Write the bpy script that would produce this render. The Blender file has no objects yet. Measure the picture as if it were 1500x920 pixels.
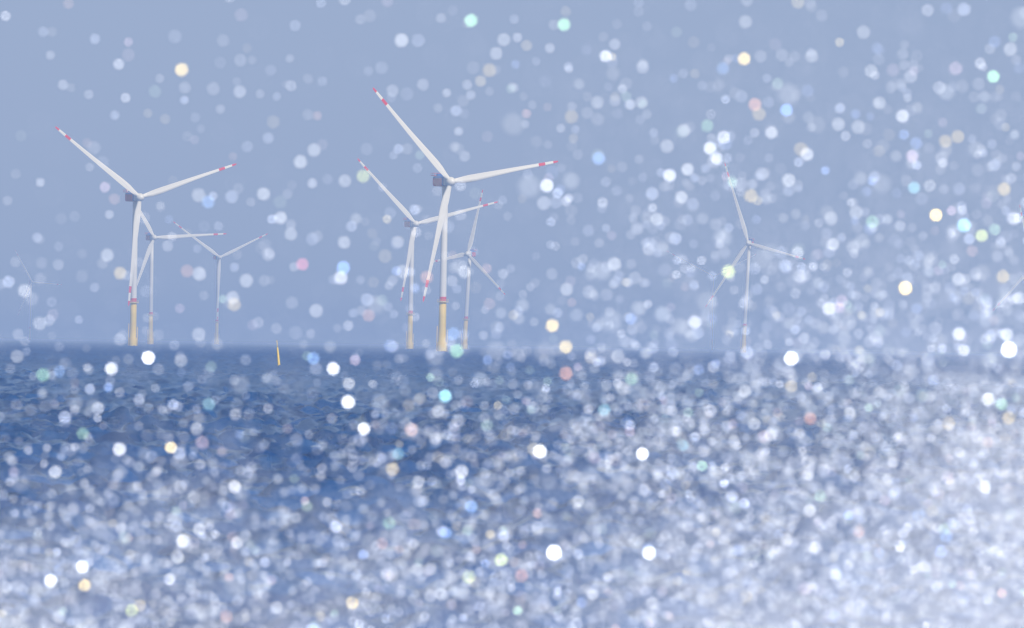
import bpy, bmesh, math, random
import numpy as np
from mathutils import Vector, Matrix
random.seed(7); rng=np.random.default_rng(11)
sc=bpy.context.scene
COL=sc.collection
try:
    sc.view_settings.view_transform='Standard'; sc.view_settings.look='None'; sc.view_settings.exposure=0
except Exception: pass

# ---------------------------------------------------------------- camera
H=4.0; F=1500*400/36.0; HOR=506.0; ROLL=0.0150
cam_d=bpy.data.cameras.new("camera"); cam=bpy.data.objects.new("camera",cam_d); COL.objects.link(cam)
cam_d.lens=400; cam_d.sensor_width=36; cam_d.clip_start=0.5; cam_d.clip_end=200000
pitch=math.atan((HOR-460)/F)
cam.matrix_world=Matrix.Translation((0,0,H))@Matrix.Rotation(math.pi/2+pitch,4,'X')@Matrix.Rotation(ROLL,4,'Z')
cam_d.dof.use_dof=True; cam_d.dof.focus_distance=6500; cam_d.dof.aperture_fstop=6.3
sc.camera=cam
def survey(px,py,d):
    """bearing and elevation read off the photograph -> metres at range d"""
    dx=px-750; dy=460-py
    c,s=math.cos(ROLL),math.sin(ROLL)
    x=dx*c-dy*s; z=dx*s+dy*c+(HOR-460)
    return Vector((x/F*d,d,H+z/F*d))

# ---------------------------------------------------------------- materials
def mat(name,color,rough=0.5,noise=0.0,scale=1.0,spec=0.5):
    m=bpy.data.materials.new(name); m.use_nodes=True; nt=m.node_tree; b=nt.nodes["Principled BSDF"]
    b.inputs["Roughness"].default_value=rough
    b.inputs["Specular IOR Level"].default_value=spec
    if noise>0:
        tc=nt.nodes.new("ShaderNodeTexCoord"); n=nt.nodes.new("ShaderNodeTexNoise"); n.inputs["Scale"].default_value=scale
        n.inputs["Detail"].default_value=4
        r=nt.nodes.new("ShaderNodeValToRGB")
        r.color_ramp.elements[0].position=.3; r.color_ramp.elements[1].position=.7
        r.color_ramp.elements[0].color=[c*(1-noise) for c in color]+[1]
        r.color_ramp.elements[1].color=[min(1,c*(1+noise*.3)) for c in color]+[1]
        nt.links.new(tc.outputs["Object"],n.inputs["Vector"]); nt.links.new(n.outputs["Fac"],r.inputs["Fac"]); nt.links.new(r.outputs["Color"],b.inputs["Base Color"])
    else: b.inputs["Base Color"].default_value=list(color)+[1]
    return m
M_white=mat("turbine_white_paint",(.92,.86,.74),.4,.08,.15)
M_red=mat("signal_red_paint",(.80,.015,.05),.45,.12,.4)
M_yellow=mat("foundation_yellow_paint",(1.0,.68,.12),.5,.10,.3,.2)
M_nac=mat("nacelle_blue_grey_paint",(.03,.14,.42),.45,.15,.3)
M_steel=mat("galvanised_steel",(.45,.47,.5),.4,.1,1)
M_buoy=mat("buoy_yellow_paint",(.95,.66,.14),.45,.2,2)
M_buoyd=mat("weed_dark_band",(.16,.13,.07),.8,.3,4)

# ---------------------------------------------------------------- mesh helpers
def obj_from(name,verts,faces,mats,midx=None,smooth=True,parent=None):
    me=bpy.data.meshes.new(name); me.from_pydata([tuple(v) for v in verts],[],faces)
    for m in mats: me.materials.append(m)
    for i,p in enumerate(me.polygons):
        p.use_smooth=smooth
        if midx: p.material_index=midx[i]
    bm=bmesh.new(); bm.from_mesh(me); bmesh.ops.recalc_face_normals(bm,faces=bm.faces); bm.to_mesh(me); bm.free()
    me.update()
    o=bpy.data.objects.new(name,me); COL.objects.link(o)
    if parent: o.parent=parent
    return o
def loft(rings,seg_m=None,cap=True):
    n=len(rings[0]); V=[];Fc=[];Mi=[]
    for r in rings: V+=list(r)
    for i in range(len(rings)-1):
        for j in range(n):
            a=i*n+j;b=i*n+(j+1)%n
            Fc.append((a,b,b+n,a+n)); Mi.append(seg_m[i] if seg_m else 0)
    if cap:
        Fc.append(tuple(range(n-1,-1,-1))); Mi.append(seg_m[0] if seg_m else 0)
        k=(len(rings)-1)*n; Fc.append(tuple(k+j for j in range(n))); Mi.append(seg_m[-1] if seg_m else 0)
    return V,Fc,Mi
def circ(c,r,n=28):
    return [(c[0]+r*math.cos(2*math.pi*j/n),c[1]+r*math.sin(2*math.pi*j/n),c[2]) for j in range(n)]
class Acc:
    def __init__(s): s.V=[];s.F=[];s.M=[]
    def add(s,V,Fc,Mi=None,m=0):
        o=len(s.V); s.V+=[tuple(v) for v in V]; s.F+=[tuple(i+o for i in f) for f in Fc]; s.M+=(Mi if Mi else [m]*len(Fc))
    def bar(s,a,b,r,n=8,m=0):
        a=Vector(a);b=Vector(b);d=(b-a).normalized(); u=d.orthogonal().normalized(); w=d.cross(u)
        R=[[p+u*r*math.cos(2*math.pi*j/n)+w*r*math.sin(2*math.pi*j/n) for j in range(n)] for p in (a,b)]
        V,Fc,_=loft(R); s.add(V,Fc,None,m)

def blade_mesh():
    st=[0,.015,.04,.08,.13,.18,.24,.32,.42,.54,.66,.76,.82,.88,.925,.955,.985,.996,1.0]
    ch=[2.4,2.4,2.5,3.0,3.9,4.2,4.0,3.6,3.1,2.6,2.2,1.9,1.75,1.6,1.45,1.3,1.0,.7,.2]
    th=[2.4,2.4,2.2,1.9,1.5,1.25,1.05,.85,.7,.55,.45,.36,.3,.25,.2,.17,.12,.08,.04]
    rings=[];seg=[]
    for k,t in enumerate(st):
        tw=math.radians(16*(1-t)**2); R=[]
        off=max(0,(ch[k]-2.4))*.22
        bend=-1.6*t*t
        for j in range(20):
            a=2*math.pi*j/20; x=math.cos(a)*ch[k]/2; y=math.sin(a)*th[k]/2
            if t>.05: y*= (0.55+0.45*math.cos(a)) if math.cos(a)<0 else 1.0
            x+=off
            R.append((x*math.cos(tw)-y*math.sin(tw), x*math.sin(tw)+y*math.cos(tw)+bend, t))
        rings.append(R)
        seg.append(1 if (.82<=t<.88 or t>=.95) else 0)
    return loft(rings,seg)
BV,BF,BM=blade_mesh()
tmp=obj_from("blade",BV,BF,[M_white,M_red],BM); BLADE=tmp.data; bpy.data.objects.remove(tmp)

def hub_mesh():
    rings=[]
    for y,r in [(2.2,2.2),(1.2,2.5),(0,2.6),(-1.2,2.4),(-2.2,1.8),(-2.9,1.05),(-3.2,.25)]:
        rings.append([(r*math.cos(2*math.pi*j/24),y,r*math.sin(2*math.pi*j/24)) for j in range(24)])
    return loft(rings)
HV,HF,HM=hub_mesh(); tmp=obj_from("rotor_hub",HV,HF,[M_white],HM); HUBM=tmp.data; bpy.data.objects.remove(tmp)

def nacelle_mesh():
    a=Acc(); prof=[(2.3,2.0,2.0),(3.2,2.6,2.4),(5,2.8,2.7),(6.5,2.8,2.75),(12,2.8,2.8),(15.5,2.7,2.7),(16.4,2.3,2.3)]
    rings=[]
    for y,hw,hh in prof:
        R=[]
        for j in range(32):
            t=2*math.pi*j/32; c,s_=math.cos(t),math.sin(t); e=.35
            R.append((hw*math.copysign(abs(c)**e,c),y,hh*math.copysign(abs(s_)**e,s_)+.2))
        rings.append(R)
    V,Fc,_=loft(rings)
    Mi=[]
    for f in Fc:
        z=sum(V[i][2] for i in f)/len(f); y=sum(V[i][1] for i in f)/len(f)
        Mi.append(1 if (z<1.0 and y>5) else (2 if y<3.5 else 0))
    a.add(V,Fc,Mi)
    def box(x0,x1,y0,y1,z0,z1,m):
        V=[(x,y,z) for x in(x0,x1) for y in(y0,y1) for z in(z0,z1)]
        a.add(V,[(0,1,3,2),(4,6,7,5),(0,4,5,1),(2,3,7,6),(0,2,6,4),(1,5,7,3)],None,m)
    box(-2.0,2.0,11.6,12.6,3.1,4.4,0)
    box(-2.9,2.9,13.2,17.8,3.15,3.4,1)
    for x in(-2.8,2.8):
        for y in(13.4,15.6,17.7): a.bar((x,y,3.35),(x,y,4.6),.09,6,1)
        a.bar((x,13.4,4.6),(x,17.7,4.6),.09,6,1)
    a.bar((-2.8,17.7,4.6),(2.8,17.7,4.6),.09,6,1)
    a.bar((0.8,10,3.0),(0.8,10,5.6),.08,6,3)
    return a
NA=nacelle_mesh(); tmp=obj_from("nacelle",NA.V,NA.F,[M_nac,M_red,M_white,M_steel],NA.M,smooth=False); NACM=tmp.data; bpy.data.objects.remove(tmp)

def link(name,me,parent,mw):
    o=bpy.data.objects.new(name,me); COL.objects.link(o); o.parent=parent
    o.matrix_parent_inverse=Matrix.Identity(4)
    pm=Matrix.Identity(4); p=parent; ch=[]
    while p: ch.append(p); p=p.parent
    for q in reversed(ch): pm=pm@q.matrix_basis
    o.matrix_basis=pm.inverted()@mw
    return o

def turbine(hub,tips,basex,d,yaw,label):
    hubp=survey(hub[0],hub[1],d)
    ps=math.radians(yaw); ax=Vector((math.sin(ps),-math.cos(ps),0)); u=Vector((math.cos(ps),math.sin(ps),0))
    top=hubp-ax*6.2; bp=survey(basex,HOR+H/d*F,d); base=Vector((bp.x,top.y,0))
    e=bpy.data.objects.new("wind_turbine",None); COL.objects.link(e); e.empty_display_size=5; e.location=base
    e["label"]=label; e["category"]="wind turbine"; e["group"]="wind turbines of the offshore wind farm"
    zt=top.z-2.4
    def ctr(z):
        k=max(0,z)/zt; return (( top.x-base.x)*k,0,z)
    a=Acc(); zs=[(-6,2.5),(5.0,2.5),(5.6,2.05),(12,2.02),(19,1.98),(26.8,1.95)]
    V,Fc,_=loft([circ(ctr(z),r) for z,r in zs]); a.add(V,Fc)
    for s in(-.7,.7):
        a.bar((-2.85,s,-3),(-2.65,s,14),.18,8)
        a.bar((2.85,s,-3),(2.75,s,12),.15,8)
    for z in range(0,14,2): a.bar((-2.8,-.7,z),(-2.7,.7,z),.08,6)
    fo=obj_from("foundation",a.V,a.F,[M_yellow],None,parent=e)
    a=Acc(); c=ctr(26.8); 
    V,Fc,_=loft([circ((c[0],0,26.8),3.1,20),circ((c[0],0,27.1),3.1,20)]); a.add(V,Fc)
    for j in range(12):
        t=2*math.pi*j/12; t2=2*math.pi*(j+1)/12
        p=(c[0]+3.0*math.cos(t),3.0*math.sin(t)); q=(c[0]+3.0*math.cos(t2),3.0*math.sin(t2))
        a.bar((p[0],p[1],27.1),(p[0],p[1],28.3),.06,5); a.bar((p[0],p[1],28.3),(q[0],q[1],28.3),.06,5)
    obj_from("platform",a.V,a.F,[M_yellow],None,smooth=False,parent=fo)
    zz=[27.15,27.6,29.8,45,60,75,zt]; rr=[1.92,1.91,1.9,1.86,1.8,1.74,1.66]
    V,Fc,Mi=loft([circ(ctr(z),r) for z,r in zip(zz,rr)],[0,1,0,0,0,0])
    obj_from("tower",V,Fc,[M_white,M_red],Mi,parent=e)
    R=Matrix.Rotation(ps,4,'Z')
    link("nacelle",NACM,e,Matrix.Translation(hubp)@R)
    hb=link("rotor_hub",HUBM,e,Matrix.Translation(hubp)@R)
    for tx,ty in tips:
        t=survey(tx,ty,d)-hubp
        w=u*(t.x/u.x)+Vector((0,0,t.z)); L=w.length; w.normalize()
        nrm=-ax; nrm=(nrm-w*nrm.dot(w)).normalized(); xx=nrm.cross(w)
        m=Matrix((( xx.x,nrm.x,w.x*L,0),(xx.y,nrm.y,w.y*L,0),(xx.z,nrm.z,w.z*L,0),(0,0,0,1)))
        link("blade",BLADE,hb,Matrix.Translation(hubp)@m)
K=92*F
TL=[((660,266),[(545,130),(816,235),(618,442)],647,249,28,"white wind turbine with red nacelle band and yellow foundation"),
((205,289),[(82,187),(343,239),(187,448)],194,217,28,"white wind turbine with blue-grey nacelle and red-tipped blades above open sea"),
((226,348),[(330,342),(177,260),(190,444)],220,146,22,"slender wind turbine on a yellow foundation, softened by sea haze"),
((322,377),[(391,342),(254,325),(318,468)],317,112,22,"small hazy wind turbine with three spread blades above the sea"),
((609,328),[(523,233),(728,295),(586,441)],600,174,25,"white wind turbine with red-banded blades beside a nearer turbine"),
((685,372),[(708,278),(741,432),(632,384)],680,148,-18,"hazy wind turbine with one blade nearly upright, behind a nearer turbine"),
((1096,356),[(1062,238),(1180,380),(1034,450)],1089,132,-12,"pale wind turbine veiled by glittering sea spray"),
((47,413),[(22,366),(90,417),(26,462)],43,58,20,"very faint distant wind turbine almost lost in haze"),
((1046,405),[(976,368),(1108,372),(1040,482)],1043,46,20,"very faint distant wind turbine almost lost in haze"),
((1512,392),[(1455,455),(1494,300),(1590,420)],1508,104,-10,"hazy wind turbine with a blade reaching into the spray")]
for hub,tips,bx,dl,yaw,lab in TL: turbine(hub,tips,bx,K/dl,yaw,lab)

# ---------------------------------------------------------------- spar buoy
bd=H*F/38.0
bp=survey(409,538,bd); top=survey(405.5,498,bd)
be=bpy.data.objects.new("spar_buoy",None); COL.objects.link(be); be.location=(bp.x,bd,0)
be["label"]="thin yellow spar buoy leaning slightly in the waves"; be["category"]="buoy"
lean=math.atan2(top.x-bp.x,top.z); hgt=top.z
RB=Matrix.Rotation(lean,4,'Y')
def buoypart(name,prof,mats,segm,parent):
    V,Fc,Mi=loft([circ((0,0,z),r,18) for z,r in prof],segm)
    V=[RB@Vector(v) for v in V]
    return obj_from(name,V,Fc,mats,Mi,parent=parent)
buoypart("body",[(-1.2,.20),(.1,.20),(.3,.20),(hgt*.55,.15),(hgt*.72,.11),(hgt*.75,.06)],[M_buoyd,M_buoy],[0,1,1,1,1],be)
buoypart("mast",[(hgt*.75,.05),(hgt*.93,.04)],[M_buoy],[0],be)
buoypart("topmark",[(hgt*.93,.05),(hgt*.95,.08),(hgt*1.0,.02)],[M_buoy],[0,0],be)

# ---------------------------------------------------------------- sea
def sea():
    rs=[3.0]
    while rs[-1]<130: rs.append(rs[-1]*1.12)
    while rs[-1]<2000: rs.append(rs[-1]*1.0025)
    while rs[-1]<12000: rs.append(rs[-1]*1.005)
    while rs[-1]<90000: rs.append(rs[-1]*1.07)
    rs=np.array(rs)
    fine=np.arange(-.056,.0561,.00022)
    out=[.0561]; 
    while out[-1]<math.pi-.08: out.append(min(out[-1]*1.10+.0006,math.pi))
    if out[-1]<math.pi: out.append(math.pi)
    out=np.array(out[1:]); th=np.concatenate([-out[::-1][1:],fine,out])
    T,Rr=np.meshgrid(th,rs)
    X=Rr*np.sin(T); Y=Rr*np.cos(T); Z=np.zeros_like(X)
    for i in range(100):
        lam=math.exp(rng.uniform(math.log(.6),math.log(3.4))); k=2*math.pi/lam
        a=rng.normal(1.70,.5); amp=.0205*lam**.8*rng.uniform(.5,1.4)
        ph=rng.uniform(0,6.28)
        kx,ky=k*math.cos(a),k*math.sin(a)
        q=kx*X+ky*Y+ph
        Z+=amp*(np.sin(q)+.22*np.cos(2*q))*np.clip((14000-Rr)/4000,0,1)
    n,m=X.shape
    co=np.stack([X,Y,Z],-1).reshape(-1,3).astype(np.float32)
    i=np.arange(n-1)[:,None]*m+np.arange(m-1)[None,:]
    quads=np.stack([i,i+1,i+m+1,i+m],-1).reshape(-1,4)[:, ::-1]
    me=bpy.data.meshes.new("sea"); me.vertices.add(len(co)); me.vertices.foreach_set("co",co.ravel())
    me.loops.add(quads.size); me.loops.foreach_set("vertex_index",quads.ravel().astype(np.int32))
    me.polygons.add(len(quads)); me.polygons.foreach_set("loop_start",np.arange(0,quads.size,4,dtype=np.int32))
    me.polygons.foreach_set("loop_total",np.full(len(quads),4,dtype=np.int32))
    me.polygons.foreach_set("use_smooth",np.ones(len(quads),dtype=bool))
    me.update(calc_edges=True)
    if me.polygons[0].normal.z<0: me.flip_normals()
    o=bpy.data.objects.new("sea",me); COL.objects.link(o); o["kind"]="structure"
    o["label"]="rippled deep blue open sea with small choppy waves"
    m=bpy.data.materials.new("sea_water"); m.use_nodes=True; nt=m.node_tree; b=nt.nodes["Principled BSDF"]
    b.inputs["IOR"].default_value=1.333
    tc=nt.nodes.new("ShaderNodeTexCoord")
    # waves too small for the mesh far out become surface roughness
    ln=nt.nodes.new("ShaderNodeVectorMath"); ln.operation='LENGTH'; nt.links.new(tc.outputs["Object"],ln.inputs[0])
    for nm,a0,a1 in (("Roughness",.14,.60),("Specular IOR Level",.45,.06)):
        mr=nt.nodes.new("ShaderNodeMapRange"); mr.inputs["From Min"].default_value=400; mr.inputs["From Max"].default_value=3500
        mr.inputs["To Min"].default_value=a0; mr.inputs["To Max"].default_value=a1
        nt.links.new(ln.outputs["Value"],mr.inputs["Value"]); nt.links.new(mr.outputs[0],b.inputs[nm])
    n1=nt.nodes.new("ShaderNodeTexNoise"); n1.inputs["Scale"].default_value=1.7; n1.inputs["Detail"].default_value=6
    bp_=nt.nodes.new("ShaderNodeBump"); bp_.inputs["Strength"].default_value=1; bp_.inputs["Distance"].default_value=.12
    nt.links.new(tc.outputs["Object"],n1.inputs["Vector"]); nt.links.new(n1.outputs["Fac"],bp_.inputs["Height"]); nt.links.new(bp_.outputs["Normal"],b.inputs["Normal"])
    n2=nt.nodes.new("ShaderNodeTexNoise"); n2.inputs["Scale"].default_value=.12; n2.inputs["Detail"].default_value=6
    r=nt.nodes.new("ShaderNodeValToRGB"); r.color_ramp.elements[0].position=.38; r.color_ramp.elements[1].position=.64
    r.color_ramp.elements[0].color=(.008,.062,.225,1); r.color_ramp.elements[1].color=(.022,.112,.335,1)
    nt.links.new(tc.outputs["Object"],n2.inputs["Vector"]); nt.links.new(n2.outputs["Fac"],r.inputs["Fac"]); nt.links.new(r.outputs["Color"],b.inputs["Base Color"])
    me.materials.append(m)
sea()

# ---------------------------------------------------------------- hazy air (sky)
def air(name,radius,height,sigma,color,label):
    V,Fc,_=loft([circ((0,0,-30),radius,48),circ((0,0,height),radius,48)])
    m=bpy.data.materials.new(name+"_air"); m.use_nodes=True; nt=m.node_tree; nt.nodes.clear()
    out=nt.nodes.new("ShaderNodeOutputMaterial"); ab=nt.nodes.new("ShaderNodeVolumeAbsorption"); em=nt.nodes.new("ShaderNodeEmission"); ad=nt.nodes.new("ShaderNodeAddShader")
    ab.inputs["Color"].default_value=(0,0,0,1); ab.inputs["Density"].default_value=sigma
    em.inputs["Color"].default_value=list(color)+[1]; em.inputs["Strength"].default_value=sigma
    nt.links.new(ab.outputs[0],ad.inputs[0]); nt.links.new(em.outputs[0],ad.inputs[1]); nt.links.new(ad.outputs[0],out.inputs["Volume"])
    o=obj_from(name,V,Fc,[m],None,smooth=False); o["kind"]="structure"; o["label"]=label
air("sky",37500,1300,.74e-4,(.335,.430,.640),"pale grey-blue hazy sky over the sea")
air("sky_haze_layer",36000,40,.72e-4,(.210,.312,.565),"bluer band of sea haze above the horizon")

# ---------------------------------------------------------------- spray
ICO_P=(1+5**.5)/2
iv=np.array([(-1,ICO_P,0),(1,ICO_P,0),(-1,-ICO_P,0),(1,-ICO_P,0),(0,-1,ICO_P),(0,1,ICO_P),(0,-1,-ICO_P),(0,1,-ICO_P),(ICO_P,0,-1),(ICO_P,0,1),(-ICO_P,0,-1),(-ICO_P,0,1)])
iv/=np.linalg.norm(iv[0])
ifc=np.array([(0,11,5),(0,5,1),(0,1,7),(0,7,10),(0,10,11),(1,5,9),(5,11,4),(11,10,2),(10,7,6),(7,1,8),(3,9,4),(3,4,2),(3,2,6),(3,6,8),(3,8,9),(4,9,5),(2,4,11),(6,2,10),(8,6,7),(9,8,1)])
def glow_drop_mat(name,use_attr):  # water drops that glow: emission stands in for sunlight caught by them
    m=bpy.data.materials.new(name); m.use_nodes=True; nt=m.node_tree; b=nt.nodes["Principled BSDF"]
    b.inputs["Base Color"].default_value=(.80,.83,.90,1); b.inputs["Roughness"].default_value=.3
    if use_attr:
        a=nt.nodes.new("ShaderNodeAttribute"); a.attribute_name="glint_glow"; nt.links.new(a.outputs["Color"],b.inputs["Emission Color"]); b.inputs["Emission Strength"].default_value=1
    else:
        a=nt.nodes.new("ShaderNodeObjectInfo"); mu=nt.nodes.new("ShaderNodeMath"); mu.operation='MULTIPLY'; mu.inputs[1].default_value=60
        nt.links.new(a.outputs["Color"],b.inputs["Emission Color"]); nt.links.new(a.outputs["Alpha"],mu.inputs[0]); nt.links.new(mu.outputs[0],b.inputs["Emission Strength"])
    m.cycles.emission_sampling='NONE'
    return m
def cloud(name,P,rad,colr,label):
    n=len(P)
    V=(P[:,None,:]+iv[None]*rad[:,None,None]).reshape(-1,3).astype(np.float32)
    Fq=(ifc[None]+np.arange(n)[:,None,None]*12).reshape(-1).astype(np.int32)
    me=bpy.data.meshes.new(name); me.vertices.add(len(V)); me.vertices.foreach_set("co",V.ravel())
    me.loops.add(len(Fq)); me.loops.foreach_set("vertex_index",Fq)
    me.polygons.add(len(Fq)//3); me.polygons.foreach_set("loop_start",np.arange(0,len(Fq),3,dtype=np.int32)); me.polygons.foreach_set("loop_total",np.full(len(Fq)//3,3,dtype=np.int32))
    me.polygons.foreach_set("use_smooth",np.ones(len(Fq)//3,dtype=bool))
    me.update(calc_edges=True)
    at=me.attributes.new("glint_glow",'FLOAT_COLOR','POINT')
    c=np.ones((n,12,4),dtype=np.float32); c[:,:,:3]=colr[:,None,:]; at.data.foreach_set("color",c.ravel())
    me.materials.append(glow_drop_mat(name+"_water",True))
    o=bpy.data.objects.new(name,me); COL.objects.link(o); o["kind"]="stuff"; o["label"]=label
    return o
clx=rng.uniform(-4,4,90); clz=rng.uniform(1.6,4.6,90); cls=rng.uniform(.10,.38,90); clw=rng.uniform(.3,1,90)
def clump(x,z):
    g=np.zeros_like(x)
    for a,b,s,w in zip(clx,clz,cls,clw): g+=w*np.exp(-((x-a)**2+((z-b)*1.2)**2)/(2*s*s))
    return g
def sig(t): return 1/(1+np.exp(-t))
def dens(x,z):
    ra=np.clip((x+.9)/3.0,0,1)
    edge=2.95+.85*ra+.10*np.sin(x*2.1+1)
    low=sig((edge-z)/.28)
    low2=sig((edge+.75-z)/.33)*(.45+.55*ra)
    high=sig((x+.2)/.6)*np.exp(-np.clip(z-4.1,0,9)/1.8)
    return low*(.17+.16*clump(x,z))+low2*.20+.19*high+.036
def dens_soft(x,z):
    ra=np.clip((x+.9)/3.0,0,1)
    edge=3.02+.85*ra+.10*np.sin(x*2.1+1)
    return sig((edge-z)/.25)*(.30+.5*clump(x,z))+sig((edge+.75-z)/.3)*(.1+.20*ra)+.025*sig(x/.5)
def sample(n,dfun,x0,x1,z0,z1,y0,y1,mx):
    out=[]; tot=0
    while tot<n:
        x=rng.uniform(x0,x1,n*3); z=rng.uniform(z0,z1,n*3); k=rng.uniform(0,mx,n*3)<dfun(x,z)
        p=np.stack([x[k],rng.uniform(y0,y1,k.sum()),z[k]],-1); out.append(p); tot+=len(p)
    return np.concatenate(out)[:n]
N=5400; NS=2200
P1=sample(N,dens,-4,4,1.8,6.2,54,86,1.4)
P2=sample(NS,dens_soft,-4,4,1.8,6.2,34,80,1.7)
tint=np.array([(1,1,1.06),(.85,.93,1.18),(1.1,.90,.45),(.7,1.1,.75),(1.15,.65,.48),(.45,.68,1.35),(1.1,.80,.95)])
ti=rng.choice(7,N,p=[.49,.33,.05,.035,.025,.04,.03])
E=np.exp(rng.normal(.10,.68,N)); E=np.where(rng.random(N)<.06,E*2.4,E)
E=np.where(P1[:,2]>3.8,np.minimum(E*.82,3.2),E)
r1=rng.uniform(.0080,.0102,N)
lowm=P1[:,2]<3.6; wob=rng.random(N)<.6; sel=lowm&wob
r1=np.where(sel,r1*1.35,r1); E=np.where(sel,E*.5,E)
E1=tint[ti]*E[:,None]  # sun glitter of the spray put in as tinted emission
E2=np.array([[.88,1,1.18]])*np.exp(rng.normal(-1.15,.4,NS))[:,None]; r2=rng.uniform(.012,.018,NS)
cloud("sea_spray",np.concatenate([P1,P2]),np.concatenate([r1,r2]),np.concatenate([E1,E2]),"self-lit cloud of fine sea spray droplets thrown up by a wave")
def densm(x,z):
    s=55/27.0; X=x*s; Z=(z-4)*s+4
    rr=np.clip(X/2.4,-.5,1)
    edge=3.06+.55*np.clip((X-.1)/2.2,0,1)
    a=sig((edge-Z)/.28)*(.46+.60*clump(X+.3,Z))*(.85+.85*np.clip(rr-.2,0,1))
    b=sig((edge+1.05-Z)/.30)*sig((X-.8)/.50)*.20
    c=sig((edge+.5-Z)/.25)*.08
    d=sig((2.98+.25*rr-Z)/.14)*(.30+.35*np.clip(rr+.2,0,1))
    return a+b+c+d+.035*sig((X-.3)/.5)
N=72000
P=sample(N,densm,-1.8,1.8,2.9,4.9,22,36,2.8)
E=np.full((N,1),.35)*np.array([[.95,1,1.16]])  # even emission added to brighten the mist drops
cloud("spray_mist",P,rng.uniform(.0020,.0036,N),E,"soft white veil of fine mist drifting over the water")

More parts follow.
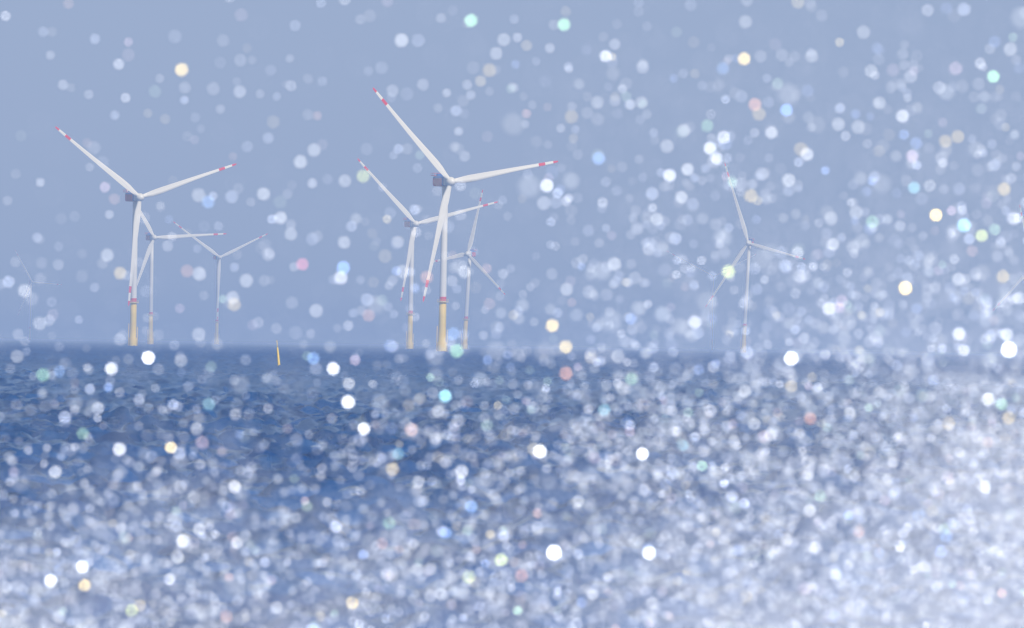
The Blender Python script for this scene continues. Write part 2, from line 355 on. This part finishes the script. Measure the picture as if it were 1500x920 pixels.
bmq=bmesh.new(); bmesh.ops.create_icosphere(bmq,subdivisions=2,radius=1)
for v in bmq.verts:
    z=v.co.z; v.co.x*=1-.10*max(0,z); v.co.y*=1-.10*max(0,z); v.co.z=z*1.06
    v.co*=1+.02*math.sin(5*v.co.x+3*v.co.y)
DM=bpy.data.meshes.new("water_droplet"); bmq.to_mesh(DM); bmq.free()
for p in DM.polygons: p.use_smooth=True
DM.materials.append(glow_drop_mat("droplet_water_glow",False))
CT={'w':((1,1,1),"clear white"),'y':((1,.74,.22),"golden yellow"),'g':((.50,1,.54),"pale green"),'l':((.90,1,.28),"yellow-green"),'b':((.26,.50,1),"blue"),
'o':((1,.44,.20),"orange"),'r':((1,.22,.30),"red"),'c':((.4,.90,1),"turquoise"),'p':((1,.70,.82),"pink")}
D="""690,30,g,.8 826,36,g,.8 588,59,w,.6 738,58,w,.3 727,78,w,.3 887,82,w,.9 717,103,y,.3 266,102,y,.9 1090,86,y,1 1059,100,b,.35 1189,82,w,.25 1092,32,w,.2 1455,112,g,.9 1106,153,o,.6 1112,167,y,.3 1152,161,b,.9 1288,151,w,.4 1322,170,w,.8 1130,194,w,.8 1276,104,w,.3 1400,100,p,.3 1265,47,w,.2 1480,72,w,.4 940,150,w,.25 875,150,w,.2 837,171,y,.2 1036,184,g,.3 1060,201,w,.8 1040,217,w,1 1050,232,w,.8 1002,191,w,.4 977,214,w,.3 1182,226,w,.7 1173,218,y,.3 1336,229,p,.5 1385,207,y,.4 1403,200,y,.4 1228,182,w,.4 1257,186,w,.3 981,257,w,1 1007,248,w,.7 801,272,w,1 877,232,b,.6 998,289,w,.6 1155,264,w,.6 1100,287,y,.5 1339,275,c,.6 1362,272,w,.3 1471,277,y,.6 1371,315,y,1.3 1412,330,c,.9 1438,345,l,.8 1485,320,w,.7 1278,325,g,.4 1217,320,w,.4 1254,311,w,.4 962,321,w,.5 1055,345,w,.6 1220,358,w,.6 1250,362,w,.4 440,237,w,.5 460,220,w,.4 386,284,w,.5 305,296,b,.5 291,286,w,.3 411,319,w,.6 426,343,w,.3 532,258,l,.5 505,265,w,.3 504,355,w,.4 157,374,w,.4 176,400,y,.5 274,397,o,.2 292,401,w,.5 361,411,w,.4 36,426,w,.5 443,387,r,.6 503,392,b,.9 499,407,w,.8 590,398,w,.4 680,398,w,.5 625,406,o,.4 540,462,o,.3 463,455,w,.4 341,436,w,.4 343,446,y,.4 58,474,w,.3 291,490,w,.3 900,387,w,.6 830,424,w,.4 1018,472,w,.9 1067,398,l,.8 1326,422,y,1.4 1404,409,w,.6 1469,405,y,.6 1214,452,w,.9 1233,441,p,.4 809,477,y,1 829,508,y,.9 664,489,b,.5 669,514,g,.7 829,547,o,.7 1405,489,w,1 1478,512,w,2 1412,513,w,.9 1475,490,w,.8 1492,437,w,.7 1159,525,w,1.8 905,522,w,.6 488,540,w,1.4 459,525,b,.7 511,562,w,.7 510,589,w,1.5 533,628,w,1.5 217,524,w,1.8 163,540,w,1.2 25,522,w,.4 63,549,g,.5 652,580,c,1.1 642,603,w,.5 1091,573,w,.8 1448,585,w,1.2 1467,592,g,.6 1187,613,o,.6 1159,566,y,.4 1288,575,w,.5 1129,637,w,.8 1245,605,w,.7 1105,621,w,.7 1000,652,c,.6 941,665,w,1.8 791,661,w,1.6 175,658,w,1.2 121,635,g,.4 288,628,w,.5 296,648,p,.4 575,687,y,.6 676,691,w,.9 583,665,c,.4 81,691,w,.9 344,713,w,1.1 264,713,w,.5 284,728,w,.5 690,742,b,.8 653,780,b,.6 613,706,w,.7 1075,647,w,.6 1183,695,w,.7 1183,677,w,.4 1300,702,w,.7 1442,713,w,1.3 1186,748,w,1 1346,754,b,.5 1386,785,b,.6 1258,779,o,.5 811,809,w,2.4 951,810,w,1.7 121,830,w,1.5 74,851,w,1.5 124,857,y,1.1 268,793,w,1 292,775,w,.8 347,795,w,.8 260,816,w,.7 177,774,w,.5 570,766,g,.4 734,820,l,.8 687,845,l,.7 764,843,o,.6 516,883,y,.9 193,894,l,.7 205,887,y,.5 868,870,w,.7 955,883,w,.8 1152,791,w,.6 1194,802,w,.8 1060,791,w,.5 1222,903,b,.8 332,903,o,.5 405,890,w,.7 646,870,w,.7 612,834,w,.7 885,681,w,.6 847,734,w,.6 86,903,w,.6 8,860,w,.6 788,773,w,.6 560,796,o,.4 1459,809,w,.7 1478,612,y,.6 1390,620,y,.6 925,555,g,.4 912,569,w,.4 885,600,c,.5 345,607,w,.4 306,592,c,.4 87,544,b,.4 265,528,w,.4"""
for k,t in enumerate(D.split()):
    x,y,c,s=t.split(','); x=float(x);y=float(y);s=float(s)
    d=random.uniform(54,61)- (6 if s>1.9 else 0)
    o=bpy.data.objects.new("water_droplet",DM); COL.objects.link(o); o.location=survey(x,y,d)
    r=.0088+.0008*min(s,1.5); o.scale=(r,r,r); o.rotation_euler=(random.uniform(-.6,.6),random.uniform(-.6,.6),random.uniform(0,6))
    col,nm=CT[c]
    o.color=(*col,min(1,(1.5+(4.9 if c=='w' else 7.0)*s**1.8)/60))  # sun glint painted as emission: tint in colour, strength in alpha
    br="brilliant" if s>1 else ("bright" if s>.55 else "dim")
    o["label"]=f"{br} {nm} water droplet with self-lit glint in sea spray"; o["category"]="water droplet"; o["group"]="glinting droplets in the sea spray"

# ---------------------------------------------------------------- light
el=math.radians(36); az=math.radians(150)
sd=Vector((math.sin(az)*math.cos(el),math.cos(az)*math.cos(el),math.sin(el)))
ld=bpy.data.lights.new("sun",'SUN'); ld.energy=5.0; ld.angle=math.radians(.5); ld.color=(1,.94,.84)
lo=bpy.data.objects.new("sun",ld); COL.objects.link(lo); lo.rotation_euler=(-sd).to_track_quat('-Z','Y').to_euler(); lo.location=sd*100
w=bpy.data.worlds.new("World"); sc.world=w; w.use_nodes=True; nt=w.node_tree
bg=nt.nodes["Background"]; bg.inputs["Strength"].default_value=.08
sk=nt.nodes.new("ShaderNodeTexSky"); sk.sky_type='NISHITA'; sk.sun_disc=False; sk.sun_elevation=el; sk.sun_rotation=az; sk.dust_density=1.0
nt.links.new(sk.outputs[0],bg.inputs["Color"])
